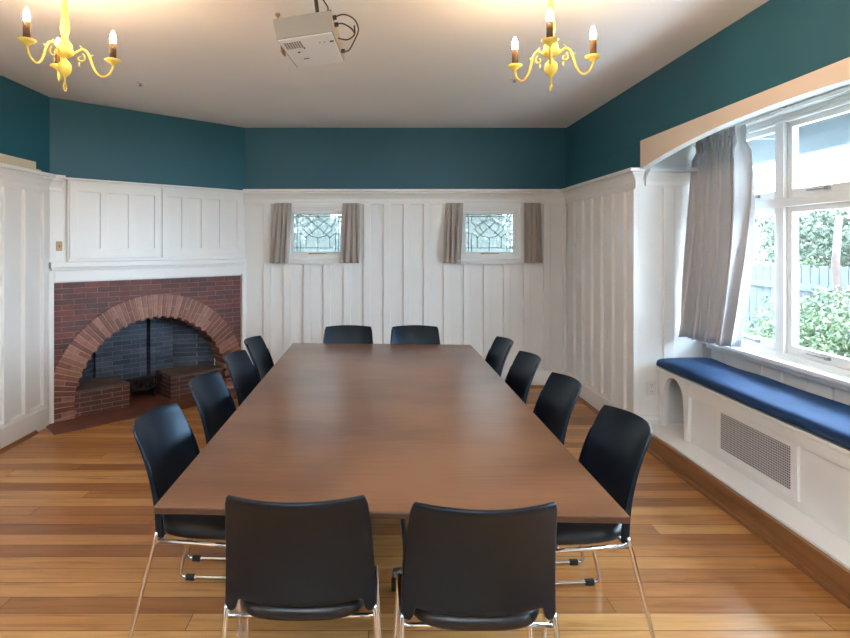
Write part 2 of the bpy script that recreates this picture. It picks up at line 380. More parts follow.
# --- alcove: return walls, window wall, ceiling
YW0, YW1 = 1.24, RET
b = MB()
b.box(XR+.02, XW+.16, RET, RET+.14, 0, 2.52)
b.box(2.31, 2.40, RET-.018, RET, .20, 2.07); b.box(2.62, XW, RET-.018, RET, .20, 2.07)
b.build('wall_alcove', 'white', kind='structure', bevel=.003, seg=1)
b = MB(); b.box(XR+.02, XW+.16, YW0-.14, YW0, 0, 2.52); b.build('wall_alcove_front', 'white', kind='structure')
MB().box(XR+.10, XW+.16, YW0-.14, RET+.14, 2.50, 2.58).build('ceiling_alcove', 'white_trim', kind='structure')
WY0, WY1, WB, WT = 1.30, 4.55, .84, 2.44
b = MB()
b.box(XW, XW+.14, YW0-.1, RET+.1, -.1, WB-.02); b.box(XW, XW+.14, YW0-.1, RET+.1, WT, 2.52)
b.box(XW, XW+.14, YW0-.1, WY0, WB-.02, WT); b.box(XW, XW+.14, WY1, RET+.1, WB-.02, WT)
for k in range(16):
    y = 4.54-.215*k
    if y-.08 > YW0: b.box(XW-.016, XW+.005, y-.08, y, .62, WB-.075)
b.build('wall_window', 'white', kind='structure', bevel=.003, seg=1)
# --- left, front and fireplace walls
b = MB(); b.box(XL-.15, XL, YF-.15, AY+.10, 0, ZD, 0); b.box(XL-.15, XL, YF-.15, AY+.06, ZD, ZC+.01, 1)
for k in range(25):
    y = 5.03-.262*k
    if y > YF+.1: b.box(XL-.01, XL+BT, y-BW*.95, y-.0, BAT0, BAT1)
b.box(XL-.01, XL+.014, YF, AY-.05, BAT1-.005, ZD)
b.build('wall_left', ['white', 'teal'], kind='structure', bevel=.003, seg=1)
b = MB()
b.box(XL-.15, XR+.15, YF-.14, YF, 0, ZD); b.box(XL-.15, XR+.15, YF-.14, YF, ZD, ZC+.01)
b.build('wall_front', 'teal', kind='structure')

# fireplace wall frame: x = along wall, y = into the wall
FM = Matrix.Translation((AX, AY, 0)) @ Matrix.Rotation(fa, 4, 'Z')
b = MB()
for x0, x1, z0, z1, mi in ((-.25, FL+.25, ZD-.02, ZC+.01, 1), (-.2, FL+.2, 1.26, ZD-.02, 0)):
    b.box(x0, x1, .0, .14, z0, z1, mi)
b.box(-.2, .03, 0, .14, 0, 1.26, 0); b.box(1.9, FL+.2, 0, .14, 0, 1.26, 0)
wf = b.build('wall_fireplace', ['white', 'teal'], kind='structure'); wf.matrix_world = FM

# --- crowns (picture-shelf on top of the panelling)
crown = [(0, 2.085), (.016, 2.085), (.016, 2.115), (.024, 2.135), (.040, 2.16), (.062, 2.18), (.062, 2.192), (.088, 2.196), (.088, 2.222), (0, 2.222)]
rp = [(BX+.03, YB), (XR, YB), (XR, RET), (XR+.028, RET)]
b = MB().sweep([(BX-.005, YB), (XR, YB), (XR, RET), (XR+.035, RET)], crown)
b.build('trim_1', 'white_trim', kind='structure')
MB().sweep([(XL, YF), (XL, AY-.03), (AX+.09*math.cos(fa), AY+.09*math.sin(fa))], crown).build('trim_2', 'white_trim', kind='structure')
MB().sweep([(XR+.065, RET), (XW-.0, RET)], crown).build('trim_3', 'white_trim', kind='structure')
# --- baseboards, with thin stained shoe moulding
bb = [(0, 0), (.026, 0), (.026, .175), (.018, .192), (.018, .205), (0, .215)]
shoe = [(.026, 0), (.05, 0), (.047, .012), (.038, .024), (.026, .028)]
b = MB().sweep([(BX+.04, YB), (XR, YB)], bb); b.build('baseboard_back', 'white_trim', kind='structure')
MB().sweep([(XR, YB), (XR, RET), (XR+.17, RET)], bb).build('baseboard_right', 'white_trim', kind='structure')
MB().sweep([(XL, YF), (XL, AY-.06)], bb).build('baseboard_left', 'white_trim', kind='structure')
MB().sweep([(BX+.04, YB), (XR, YB), (XR, RET)], shoe).build('trim_4', 'skirt', kind='structure')
MB().sweep([(XL, YF), (XL, AY-.25)], shoe).build('trim_5', 'skirt', kind='structure')

# --- arched cream fascia over the alcove
def archz(y): return 2.345-.135*(abs(y-2.95)/1.6)**2.0
N = 40; ys = [1.35+(4.56-1.35)*i/N for i in range(N+1)]
poly = [(y, archz(y)) for y in ys]+[(4.56, 2.465), (1.35, 2.465)]
b = MB()
for i in range(N):
    y0, y1 = ys[i], ys[i+1]
    b.add([(XR-.018, y0, archz(y0)), (XR-.018, y1, archz(y1)), (XR-.018, y1, 2.434), (XR-.018, y0, 2.434)], [(0, 1, 2, 3)], 0)
    b.add([(XR-.018, y0, archz(y0)), (XR-.018, y1, archz(y1)), (XR+.045, y1, archz(y1)), (XR+.045, y0, archz(y0))], [(0, 1, 2, 3)], 1)
    b.add([(XR+.045, y0, archz(y0)), (XR+.045, y1, archz(y1)), (XR+.045, y1, 2.5), (XR+.045, y0, 2.5)], [(0, 1, 2, 3)], 1)
for y in (ys[0], ys[-1]): b.add([(XR-.018, y, archz(y)), (XR+.045, y, archz(y)), (XR+.045, y, 2.434), (XR-.018, y, 2.434)], [(0, 1, 2, 3)], 0)
b.add([(XR-.018, ys[0], 2.434), (XR+.045, ys[0], 2.434), (XR+.045, ys[-1], 2.434), (XR-.018, ys[-1], 2.434)], [(0, 1, 2, 3)], 0)
b.build('trim_6', ['cream', 'white_trim'], kind='structure')

# --- raised white plinth with stained board along the alcove
b = MB().box(XR+.014, XW, YW0, RET-.027, 0, .150); b.build('trim_7', 'white_trim', kind='structure', bevel=.004)
b = MB().box(XR-.012, XR+.014, YW0-.0, RET-.03, 0, .138).box(XR-.036, XR-.012, YW0, RET-.03, 0, .022)
b.build('trim_8', 'skirt', kind='structure', bevel=.003)

# ---------------------------------------------------------------- windows
def leaded(idx, cx):
    w = thing('window_%d' % idx, kind='structure')
    x0, x1 = cx-HW, cx+HW
    b = MB().ring(x0, x1, WZ0, WZ1, .035, YB+.01, YB+.12)
    b.ring(x0-.045, x1+.045, WZ0-.01, WZ1+.045, .05, YB-.018, YB+.012)
    b.build('window_frame', 'white_trim', w, bevel=.003)
    s = MB().ring(x0+.037, x1-.037, WZ0+.037, WZ1-.037, .032, YB+.035, YB+.075).build('sash', 'white_trim', w, bevel=.003)
    MB().box(x0-.13, x1+.13, YB-.075, YB-.017, WZ0-.045, WZ0-.012).box(x0-.1, x1+.1, YB-.05, YB, WZ0-.065, WZ0-.045).build('window_sill', 'white_trim', w, bevel=.004)
    MB().tube([(cx-.08, YB+.02, WZ0+.052), (cx+.10, YB+.015, WZ0+.056)], .005).box(cx-.10, cx-.07, YB+.005, YB+.035, WZ0+.045, WZ0+.06).build('casement_stay', 'bronze', w)
    gx0, gx1, gz0, gz1 = x0+.067, x1-.067, WZ0+.067, WZ1-.067
    MB().box(gx0, gx1, YB+.052, YB+.056, gz0, gz1).build('leaded_pane', 'leadglass', w)
    # lead lines; photo units: half width 191, height 0..285 (top 0)
    gw, gh = gx1-gx0, gz1-gz0
    def P(u, v): return (cx+u/191*gw/2, YB+.050, gz1-v/285*gh)
    L = []
    for u in (-165, 165): L.append([(u, 0), (u, 285)])
    L += [[(-191, 20), (191, 20)], [(-191, 252), (191, 252)]]
    for u in (-140, 140): L += [[(u, 0), (u, 60)], [(u, 150), (u, 285)]]
    L += [[(-191, 60), (-140, 60)], [(140, 60), (191, 60)], [(-191, 142), (-140, 142)], [(140, 142), (191, 142)]]
    for sgn in (-1, 1):
        L += [[(sgn*-95, 20), (0, 100), (sgn*95, 175)], [(0, 20), (sgn*60, 62), (sgn*110, 100), (sgn*115, 118), (sgn*55, 165), (0, 180)]]
        L += [[(sgn*140, 60), (sgn*108, 95)], [(sgn*140, 142), (sgn*95, 175)], [(sgn*95, 175), (sgn*95, 252)], [(sgn*0, 40), (sgn*45, 62), (sgn*80, 95), (sgn*40, 150)]]
    L += [[(0, 0), (0, 20)], [(0, 180), (0, 285)], [(-95, 0), (-95, 20)], [(95, 0), (95, 20)]]
    b = MB()
    for l in L: b.tube([P(*p) for p in l], .0034, 4)
    for sgn in (-1, 1):
        x, y, z = P(sgn*95, 175); b.lathe([(0, -.002), (.009, -.002), (.009, .002), (0, .002)], (x, y, z), 8, axis=(0, 1, 0))
    b.ring(gx0, gx1, gz0, gz1, .004, YB+.046, YB+.054)
    b.build('lead_cames', 'lead', w)
leaded(1, WC[0]); leaded(2, WC[1])

# big bay window of five casement columns with top lights
w = thing('window_3', kind='structure')
b = MB()
XG = XW+.03
pitch = .64; cent = [3.54+pitch-pitch*k for k in range(5)]
edges = [cent[0]+pitch/2]+[(cent[i]+cent[i+1])/2 for i in range(4)]+[cent[-1]-pitch/2]
ya, yb = WY0, WY1
for e in edges: b.box(XW+.005, XW+.11, e-.036, e+.036, WB, WT)
b.box(XW+.005, XW+.11, ya, edges[-1], WB, WT); b.box(XW+.005, XW+.11, edges[0], yb, WB, WT)
b.box(XW+.004, XW+.112, ya, yb, WB, WB+.035); b.box(XW+.004, XW+.112, ya, yb, WT-.02, WT); b.box(XW+.0, XW+.112, ya, yb, 1.855, 1.915)
b.build('window_frame', 'white_trim', w, bevel=.004)
for i, c in enumerate(cent):
    for z0, z1 in ((WB+.035, 1.855), (1.915, WT-.02)):
        y0, y1 = c-pitch/2+.038, c+pitch/2-.038
        b = MB(); f_ = .046
        b.box(XG, XG+.045, y0, y0+f_, z0, z1).box(XG, XG+.045, y1-f_, y1, z0, z1).box(XG, XG+.045, y0+f_, y1-f_, z0, z0+f_+.01).box(XG, XG+.045, y0+f_, y1-f_, z1-f_+.008, z1)
        s = b.build('sash', 'white_trim', w, bevel=.003)
        MB().box(XG+.02, XG+.024, y0+f_-.004, y1-f_+.004, z0+f_, z1-f_+.01).build('pane', 'glass', s)
        MB().tube([(XG-.012, c-.07, z0+.032), (XG-.012, c+.09, z0+.034)], .005).box(XG-.02, XG, c-.09, c-.06, z0+.024, z0+.042).build('casement_stay', 'steel', s)
MB().box(XW-.10, XW+.012, YW0+.01, RET-.02, WB-.03, WB).box(XW-.045, XW+.01, YW0+.01, RET-.02, WB-.075, WB-.03).build('window_sill', 'white_trim', w, bevel=.005)

# ---------------------------------------------------------------- outside
MB().box(3.0, 40, -15, 30, -.65, -.5).box(-25, 3.0, 7.4, 30, -.65, -.5).build('ground', 'grass', kind='structure')
MB().box(3.0, 4.4, -6, 9, -.5, -.47).build('bounce_strip', 'white', kind='structure')  # unseen pale strip added below the sill to throw daylight onto the ceiling
b = MB().box(2.86, 3.62, -.6, 7.0, 2.60, 2.66).box(3.50, 3.60, -.6, 7.0, 2.36, 2.60)
for k in range(5): b.box(2.86, 3.55, .2+1.15*k, .28+1.15*k, 2.50, 2.60)
b.build('trim_9', 'eave', kind='structure')
FXX = 7.0
fence = thing('picket_fence', 'pale weathered timber fence beyond the bay window', 'fence', (FXX, 6, -.5))
b = MB()
for k in range(60):
    y = -3+k*.19; b.box(-.01, .012, y, y+.175, 0, 1.75+.02*math.sin(k*3.1))
b.build('palings', 'fence', fence)
MB().box(-.06, -.012, -3, 8.4, 1.35, 1.47).build('rail', 'fence', fence); MB().box(-.06, -.012, -3, 8.4, .3, .42).build('rail', 'fence', fence)
def foliage(name, mat, c, r, n, size, label, cat, group=None, trunk=None):
    rnd = random.Random(hash(label) % 1000 if False else int(c[0]*100+c[1]*10)); b = MB()
    blobs = [(Vector((rnd.uniform(-.6, .6)*r[0], rnd.uniform(-.6, .6)*r[1], rnd.uniform(-.6, .6)*r[2])), rnd.uniform(.35, .6)) for _ in range(9)]
    for _ in range(n):
        o, s = rnd.choice(blobs); d = Vector((rnd.gauss(0, 1), rnd.gauss(0, 1), rnd.gauss(0, 1))).normalized()*rnd.uniform(.7, 1.0)
        p = o+Vector((d.x*r[0], d.y*r[1], d.z*r[2]))*s
        a = Vector((rnd.uniform(-1, 1), rnd.uniform(-1, 1), rnd.uniform(-1, 1))).normalized()
        q = a.cross(Vector((rnd.uniform(-1, 1), rnd.uniform(-1, 1), rnd.uniform(-1, 1)))).normalized()
        L_ = size*rnd.uniform(.6, 1.3)
        b.add([p-a*L_, p+q*L_*.45, p+a*L_, p-q*L_*.45], [(0, 1, 2, 3)])
    t = thing(name, label, cat, (c[0], c[1], -.5), group=group)
    f_ = b.build('foliage', mat, t); f_.location = (0, 0, c[2]+.5)
    tb = MB()
    h = c[2]+.5
    if trunk: tb.tube([(0, 0, 0), (.03, .02, h*.5), (0, -.03, h+.3*r[2])], [trunk, trunk*.85, trunk*.5], 10)
    for k in range(7):
        a = 2*PI*k/7; tb.tube([(0, 0, h*.35 if trunk else 0), (r[0]*.3*math.cos(a), r[1]*.3*math.sin(a), h*.85), (r[0]*.6*math.cos(a), r[1]*.6*math.sin(a), h+r[2]*.4)], [.02, .014, .006], 5)
    tb.build('trunk' if trunk else 'stems', 'bark', t)
    return t
foliage('garden_bush', 'leaf_a', (5.1, 6.6, .25), (.65, 1.15, .85), 9000, .032, 'bright green leafy bush in front of the pale fence', 'bush')
foliage('garden_bush', 'leaf_c', (6.1, 9.0, .0), (.5, 1.0, .6), 2500, .05, 'low dark bush at the foot of the fence behind the curtain', 'bush')
foliage('garden_tree', 'leaf_b', (9.3, 11.2, 1.6), (1.6, 1.9, 1.1), 9000, .055, 'pale green tree rising above the fence left of the casement stile', 'tree', None, .09)
foliage('garden_tree', 'leaf_b', (8.8, 8.3, 1.4), (1.2, 1.6, .95), 9000, .045, 'pale green flowering tree above the fence in the open pane', 'tree', None, .08)
foliage('garden_tree', 'leaf_a', (11.8, 14.8, 1.7), (1.8, 2.2, 1.3), 4000, .09, 'farthest pale tree seen through the narrow pane beside the curtain', 'tree', None, .1)
b = MB().tube([(0, 0, 0), (.03, 0, .9), (-.03, .05, 1.8), (.03, .06, 2.5)], [.07, .055, .05, .04], 12)
tt = thing('tree_trunk', 'reddish brown tree trunk in front of the fence at the right of the pane', 'tree', (6.3, 7.80, -.5)); b.build('bark_trunk', 'bark', tt)
h = thing('neighbour_house', 'pale neighbouring house with terracotta roof beyond the garden trees', 'house', (17, 16, -.5))
MB().box(-2, 3, -5, 5, 0, 2.7).build('house_wall', 'house', h)
MB().prism([(-2.5, 2.7), (3.5, 2.7), (.5, 4.0)], -5.4, 5.4, 'y').build('roof', 'roof', h)
foliage('garden_bush', 'leaf_b', (-1.05, 9.2, 1.5), (.95, .7, 1.3), 4200, .06, 'pale bush outside the left leaded window', 'bush')
foliage('garden_bush', 'leaf_b', (1.75, 9.6, 1.4), (.9, .6, 1.2), 3600, .06, 'low pale bush outside the right leaded window', 'bush')

# ---------------------------------------------------------------- fireplace
fp = thing('fireplace', 'arched red brick fireplace in a white surround across the corner', 'fireplace'); fp.matrix_world = FM
RC, RZ, RI, RO = .96, .12, .75, .985
U0, U1, ZT = .027, 1.90, 1.272
b = MB()
NA = 48
def edgept(a):
    c, s_ = math.cos(a), math.sin(a); ts = []
    if c > 1e-6: ts.append((U1-RC)/c)
    if c < -1e-6: ts.append((U0-RC)/c)
    if s_ > 1e-6: ts.append((ZT-RZ)/s_)
    t_ = min(ts); return (RC+c*t_, RZ+s_*t_)
crn = sorted([PI*i/NA for i in range(NA+1)]+[math.atan2(ZT-RZ, U1-RC), math.atan2(ZT-RZ, U0-RC)])
for i in range(len(crn)-1):
    a0, a1 = crn[i], crn[i+1]
    p = [(RC+(RI+.02)*math.cos(a), RZ+(RI+.02)*math.sin(a)) for a in (a0, a1)]; q = [edgept(a1), edgept(a0)]
    pl = p+q; b.prism(pl, .004, .12)
b.box(U0, RC-RI-.02, .004, .12, 0, RZ).box(RC+RI+.02, U1, .004, .12, 0, RZ)
b.build('brick_facing', 'brick', fp)
b = MB(); nb = 62; a_lo, a_hi = -math.asin(.118/RI), PI+math.asin(.118/RI)
for k in range(nb):
    a0 = a_lo+(a_hi-a_lo)*(k+.09)/nb; a1 = a_lo+(a_hi-a_lo)*(k+.91)/nb
    ro = RO
    for a in (a0, a1):
        if abs(math.cos(a)) > 1e-3: ro = min(ro, (min(RC-U0, U1-RC)-.003)/abs(math.cos(a)))
    ri = RI+(.010 if k % 2 else -.006)
    cuts = [(ri, ro)] if k % 3 else [(ri, RI+.113), (RI+.118, ro)]
    for r0, r1 in cuts:
        q = lambda r, a: (RC+r*math.cos(a), max(.002, RZ+r*math.sin(a)))
        b.prism([q(r0, a0), q(r1, a0), q(r1, a1), q(r0, a1)], -.008, .20)
b.build('brick_arch', 'arch', fp, bevel=.002, seg=1)
b = MB()
for i in range(NA):
    a0, a1 = a_lo+(a_hi-a_lo)*i/NA, a_lo+(a_hi-a_lo)*(i+1)/NA
    q = lambda r, a: (RC+r*math.cos(a), max(.001, RZ+r*math.sin(a)))
    ro = [min(RO, (min(RC-U0, U1-RC)-.003)/max(1e-3, abs(math.cos(a)))) for a in (a0, a1)]
    b.prism([q(RI+.012, a0), q(ro[0]-.001, a0), q(ro[1]-.001, a1), q(RI+.012, a1)], -.003, .195)
b.build('arch_mortar', 'mortar', fp)
# firebox
b = MB().box(.05, .21, .12, .66, 0, 1.2).box(1.71, 1.87, .12, .66, 0, 1.2).box(.2, 1.72, .60, .70, 0, 1.2).box(.05, 1.87, .19, .70, 1.15, 1.25)
b.box(.52, 1.03, .46, .56, .2, 1.16).box(1.055, 1.30, .42, .56, .2, 1.16)
b.prism([(.20, .60), (.20, .25), (.52, .50), (.52, .60)], .22, 1.16, 'z').prism([(1.72, .60), (1.72, .25), (1.30, .50), (1.30, .60)], .22, 1.16, 'z')
b.build('firebox', 'brick_soot', fp)
for x0, x1 in ((.215, .705), (1.114, 1.70)):
    hb = MB().box(x0, x1, .03, .56, 0, .232).build('hob', 'brick_hob', fp, bevel=.004)
    MB().box(x0-.0, x1+.004, .026, .56, .232, .250).build('hob_ledge', 'hob_top', hb, bevel=.006)
MB().box(-.05, FL-.03, -.36, .06, .0, .012).box(.72, 1.10, .06, .5, 0, .01).build('hearth', 'hearth', fp, bevel=.003)
# white surround and mantel
b = MB().box(-.02, U0, -.035, .0, 0, 1.40).box(U1, FL+.0, -.035, .0, 0, 1.40).box(U0, U1, -.035, .0, ZT, 1.40)
b.build('surround', 'white_trim', fp, bevel=.003)
MB().box(-.01, FL-.04, -.095, 0, 1.396, 1.446).box(.0, FL-.05, -.06, 0, 1.37, 1.396).build('mantel_shelf', 'white_trim', fp, bevel=.005)
# overmantel cupboard
cb_ = thing('overmantel_cupboard', 'white panelled cupboard above the mantel shelf of the brick fireplace', 'cupboard'); cb_.matrix_world = FM
MB().box(.135, FL-.045, -.038, -.001, 1.447, 2.19).build('cupboard_body', 'white', cb_, bevel=.003)
MB().box(.09, FL-.02, -.07, -.0, 2.19, 2.208).build('cupboard_top', 'white_trim', cb_, bevel=.003)
def cdoor(x0, x1, npan, st):
    b = MB(); z0, z1 = 1.475, 2.172
    b.box(x0, x1, -.056, -.038, z0, z0+.095).box(x0, x1, -.056, -.038, z1-.085, z1)
    pw = (x1-x0-st*2-.065*(npan-1))/npan; x = x0
    for i in range(npan+1):
        w_ = st if i in (0, npan) else .065
        b.box(x, x+w_, -.056, -.038, z0+.09, z1-.08); x += w_+pw
    b.box(x0, x1, -.042, -.036, z0, z1)
    b.build('door', 'white', cb_, bevel=.003)
cdoor(.15, .985, 3, .07); cdoor(.992, 1.885, 4, .06)
# iron grate
g = thing('fire_grate', 'dark iron basket grate between the brick hobs of the fireplace', 'grate'); g.matrix_world = FM @ Matrix.Translation((.91, 0, 0))
def bow(z, x, d, dip=0): return [(.198*math.sin(a)/math.sin(1.2)*x, .24-d*(math.cos(a)-math.cos(1.2)), z-dip*(math.cos(a)-math.cos(1.2))) for a in [1.2*(i/14*2-1) for i in range(15)]]
hi, lo = bow(.235, 1, .13), bow(.215, .97, .12, .14)
b = MB().tube(hi, .009).tube(lo, .013)
b.build('basket_rim', 'iron', g)
b = MB()
for i in range(0, 15): b.tube([lo[i], hi[i]], .006, 6)
b.prism([(x, y) for x, y, z in lo], .135, .145, 'z')
b.build('basket_bars', 'iron', g)
b = MB().box(-.15, .15, .40, .44, .13, .19).box(-.14, -.12, .26, .40, .01, .135).box(.12, .14, .26, .40, .01, .135).box(-.15, .15, .24, .44, .12, .135); b.build('grate_back', 'soot', g)

# ---------------------------------------------------------------- window seat
ws = thing('window_seat', 'white built-in bench with arched end bracket under the bay window', 'window seat', (2.25, 0, .15))
y0, y1 = YW0+.01, RET-.008
MB().box(0, XW-2.25-.02, y0, y1, .435, .462).build('seat_board', 'white_trim', ws, bevel=.005)
b = MB().box(.035, .05, y0, 4.25, .001, .435)
b.box(.018, .035, y0, 4.25, .36, .435)
b.build('front_panel', 'white', ws, bevel=.003)
# far end bracket with an arched opening
def bracket(y_a, y_b):
    b = MB(); leg = .085; n = 14; ya_, yb_ = y_a+leg*.9, y_b-leg*.9
    zc = .27; rr = (yb_-ya_)/2; cy = (ya_+yb_)/2
    out = [(y_a+.03, .001)]+[(ya_-.03, .001)]
    arc = [(cy-rr*math.cos(PI*i/n), zc+rr*math.sin(PI*i/n)*1.05) for i in range(n+1)]
    for i in range(n):
        (p0, q0), (p1, q1) = arc[i], arc[i+1]; b.prism([(p0, q0), (p1, q1), (p1, .435), (p0, .435)], .012, .05, 'x')
    b.prism([(y_a+.02, .001), (ya_-.022, .001), (ya_, zc), (ya_, .435), (y_a, .435), (y_a, .28)], .012, .05, 'x')
    b.prism([(yb_+.022, .001), (y_b-.02, .001), (y_b, .28), (y_b, .435), (yb_, .435), (yb_, zc)], .012, .05, 'x')
    return b
bracket(4.18, 4.62).build('arched_bracket', 'white_trim', ws, bevel=.003)
bracket(YW0+.03, YW0+.45).build('arched_bracket', 'white_trim', ws, bevel=.003)
MB().box(.05, .065, 4.25, 4.262, .001, .435).build('inner_panel', 'white', ws)
# shallow arched apron rail along the front
b = MB(); n = 30; a_, b_ = 2.0, 4.16
for i in range(n):
    p, q = a_+(b_-a_)*i/n, a_+(b_-a_)*(i+1)/n
    fz = lambda y: .385-.045*(abs(y-3.08)/1.08)**2.2
    b.prism([(p, fz(p)), (q, fz(q)), (q, .434), (p, .434)], .012, .036, 'x')
b.box(.012, .036, 2.0-.09, 2.0, .001, .434)
b.build('apron', 'white_trim', ws)
gp = MB().box(.018, .036, 3.10, 3.84, .05, .37).build('heater_panel', 'white_trim', ws, bevel=.003)
MB().box(.012, .019, 3.15, 3.785, .10, .335).build('grille', 'grille', gp, label='grey perforated metal grille')
cu = thing('seat_cushion', 'long royal blue velvet cushion on the white window bench', 'cushion', (2.25, 0, .614))
def cush(b):
    n = 90; sec = []
    for k in range(24):
        a = 2*PI*k/24; c, s_ = math.cos(a), math.sin(a)
        sec.append((.215+.225*math.copysign(abs(c)**.35, c), .042+.041*math.copysign(abs(s_)**.5, s_)))
    L0, L1 = YW0+.03, 4.625; vs = []
    for i in range(n+1):
        t_ = i/n; y = L0+(L1-L0)*t_; e = min(1, min(t_, 1-t_)*(L1-L0)/.07); sh = math.sqrt(max(0.0, 1-(1-e)**2))*.5+.5 if e < 1 else 1
        for (x, z) in sec:
            x_ = .215+(x-.215)*(.86+.14*sh); z_ = .002+max(0, z-.002)*(sh)
            if z > .05: z_ += .004*math.sin(y*3.1+1)*math.sin(x*9)+.005*math.sin(y*9.3+x*7)*(.5+.5*math.sin(y*1.7))
            vs.append((x_-.012+.004*math.sin(y*5), y, z_))
    m = 24; fs = [(i*m+k, i*m+(k+1) % m, (i+1)*m+(k+1) % m, (i+1)*m+k) for i in range(n) for k in range(m)]
    fs += [tuple(range(m))[::-1], tuple(range(n*m, (n+1)*m))]
    b.add(vs, fs, 0, True); return b
cush(MB()).build('cushion_pad', 'blue', cu)

# ---------------------------------------------------------------- curtains and rails
def curtain(name, label, group, x_top, x_bot, yt, yb_, z0, z1, folds, amp, mat, axis='x', mid=0):
    """pleated cloth; x_top/x_bot = ((start),(end)) 2-D points of the top and bottom edges"""
    c = thing(name, label, 'curtain', group=group)
    ta, tb = Vector(x_top[0]), Vector(x_top[1]); ba, bb_ = Vector(x_bot[0]), Vector(x_bot[1])
    base = (ta+tb)/2; c.location = (base.x, base.y, z0)
    ph = random.uniform(0, 6)
    def fn(u, v):
        e = v**.9
        p0 = ba.lerp(ta, e); p1 = bb_.lerp(tb, e)
        if mid: p1 = p1+(tb-ta).normalized()*mid*math.sin(PI*min(1, v*1.0))
        p = p0.lerp(p1, u); d = (tb-ta).normalized(); nn = Vector((d.y, -d.x))
        A_ = amp*(.75+.55*(1-v)); uu = u+.03*math.sin(2.2*v+ph+u*5)
        o = math.sin(2*PI*folds*uu+ph)*A_+.35*A_*math.sin(2*PI*folds*.53*uu+2*v+ph*2)
        if v > .955: o *= .55
        if .90 < v < .955: o *= .35
        p = p+nn*o+d*(.25*amp*math.cos(2*PI*folds*uu*2+ph))
        return (p.x-base.x, p.y-base.y, (z1-z0)*v)
    MB().grid(fn, max(40, int(folds*14)), 26).build('drape', mat, c, solid=.004)
    dd = (tb-ta).normalized(); n2 = Vector((dd.y, -dd.x))
    def hd(u, v):
        x, y, z = fn(u, .955+.04*v); k = .0035+.0015*math.sin(u*folds*3*2*PI); return (x+n2.x*k, y+n2.y*k, z)
    MB().grid(hd, int(folds*30), 3).build('heading_tape', mat, c)
    return c
for (n_, cx) in (('left', WC[0]), ('right', WC[1])):
    s0 = -.475 if n_ == 'left' else -.50
    t0 = curtain('curtain', 'short taupe curtain hanging left of the %s leaded window' % n_, 'curtains at the leaded windows',
            ((cx+s0, YB-.055), (cx+s0+.185, YB-.055)), ((cx+s0-.04, YB-.10), (cx+s0+.155, YB-.10)), 0, 0, 1.40, 2.07, 3.3, .024, 'curtain')
    s1 = .285 if n_ == 'left' else .365
    curtain('curtain', 'short taupe curtain hanging right of the %s leaded window' % n_, 'curtains at the leaded windows',
            ((cx+s1, YB-.055), (cx+s1+.185, YB-.055)), ((cx+s1-.02, YB-.10), (cx+s1+.195, YB-.10)), 0, 0, 1.40, 2.07, 3.3, .024, 'curtain')
    r = thing('curtain_rail', 'thin white curtain rail above the %s leaded window' % n_, 'curtain rail', (cx, YB-.025, 2.045))
    MB().box(-.48, .52, -.008, .004, -.012, .006).build('track', 'white_trim', r)
    for x in (-.42, .44): MB().box(x, x+.02, .0, .03, -.01, .0).build('bracket', 'white_trim', r)
curtain('curtain', 'long silver grey linen curtain gathered at the left of the bay window', None,
        ((2.575, 4.60), (2.575, 4.07)), ((2.44, 4.59), (2.535, 4.06)), 0, 0, .87, 2.462, 8.5, .050, 'curtain_big', mid=.10)
r = thing('curtain_rail', 'long white curtain track fixed above the bay window', 'curtain rail', (2.645, 2.95, 2.480))
MB().box(-.012, .012, -1.6, 1.67, -.01, .012).box(.03, .045, -1.6, 1.67, -.01, .012).build('track', 'white_trim', r)
for k in range(5): MB().box(-.005, .08, -1.4+.72*k, -1.38+.72*k, .010, .024).build('bracket', 'steel', r)

# ---------------------------------------------------------------- electrical plates and small wall things
def plate(name, label, cat, loc, rz, w_, h_, mat, holes):
    p = thing(name, label, cat, loc, rz)
    MB().box(-w_/2, w_/2, -.009, 0, -h_/2, h_/2).build('cover_plate', mat, p, bevel=.003)
    b = MB()
    for hx, hz, a_, b_ in holes: b.box(hx-a_, hx+a_, -.013, -.009, hz-b_, hz+b_)
    b.build('switch_rocker' if 'switch' in name else 'socket_face', 'black' if mat == 'bronze' else 'plate', p, bevel=.001)
    if 'outlet' in name:
        for hx, hz, a_, b_ in holes:
            b = MB()
            for dx, dz in ((-.007, .005), (.007, .005), (0, -.008)): b.box(hx+dx-.0015, hx+dx+.0015, -.0136, -.0125, hz+dz-.004, hz+dz+.004)
            b.build('socket_slots', 'black', p)
    return p
plate('power_outlet', 'white double power outlet on the return wall beside the window seat', 'outlet', (2.215, RET-.0005, .43), 0, .075, .115, 'plate', [(0, .027, .022, .02), (0, -.027, .022, .02)])
plate('wall_outlet', 'narrow white plate on the right panelled wall', 'outlet', (XR-.0005, 5.26, .78), PI/2, .045, .115, 'plate', [(0, .0, .012, .03)])
sw = plate('light_switch', 'small bronze switch plate left of the overmantel cupboard', 'switch', (0, 0, 0), 0, .05, .085, 'bronze', [(0, 0, .005, .010)])
sw.matrix_world = FM @ Matrix.Translation((.075, -.0005, 1.59))
bx = thing('flat_box', 'flat cream box lying on the shelf of the left wall panelling', 'box', (XL+.045, 4.2, 2.2225))
MB().box(-.035, .035, -1.4, .56, 0.012, .072).build('box_lid', 'box_cream', bx, bevel=.004); MB().box(-.03, .04, -1.4, .62, 0.0, .012).build('base_board', 'box_cream', bx, bevel=.002)
for lab, loc in (('small white ceiling fitting nearest the left chandelier', (-1.95, 4.64, ZC)), ('tiny ceiling fitting just below the right chandelier', (1.07, 4.53, ZC))):
    c = thing('ceiling_fitting', lab, 'ceiling fitting', loc)
    MB().lathe([(.0, -.006), (.028, -.006), (.032, 0)], seg=16).build('rose', 'plate', c)
    MB().lathe([(.0, -.025), (.008, -.024), (.008, -.006)], seg=10).box(-.015, .015, -.003, .003, -.028, -.022).build('deflector', 'steel', c)

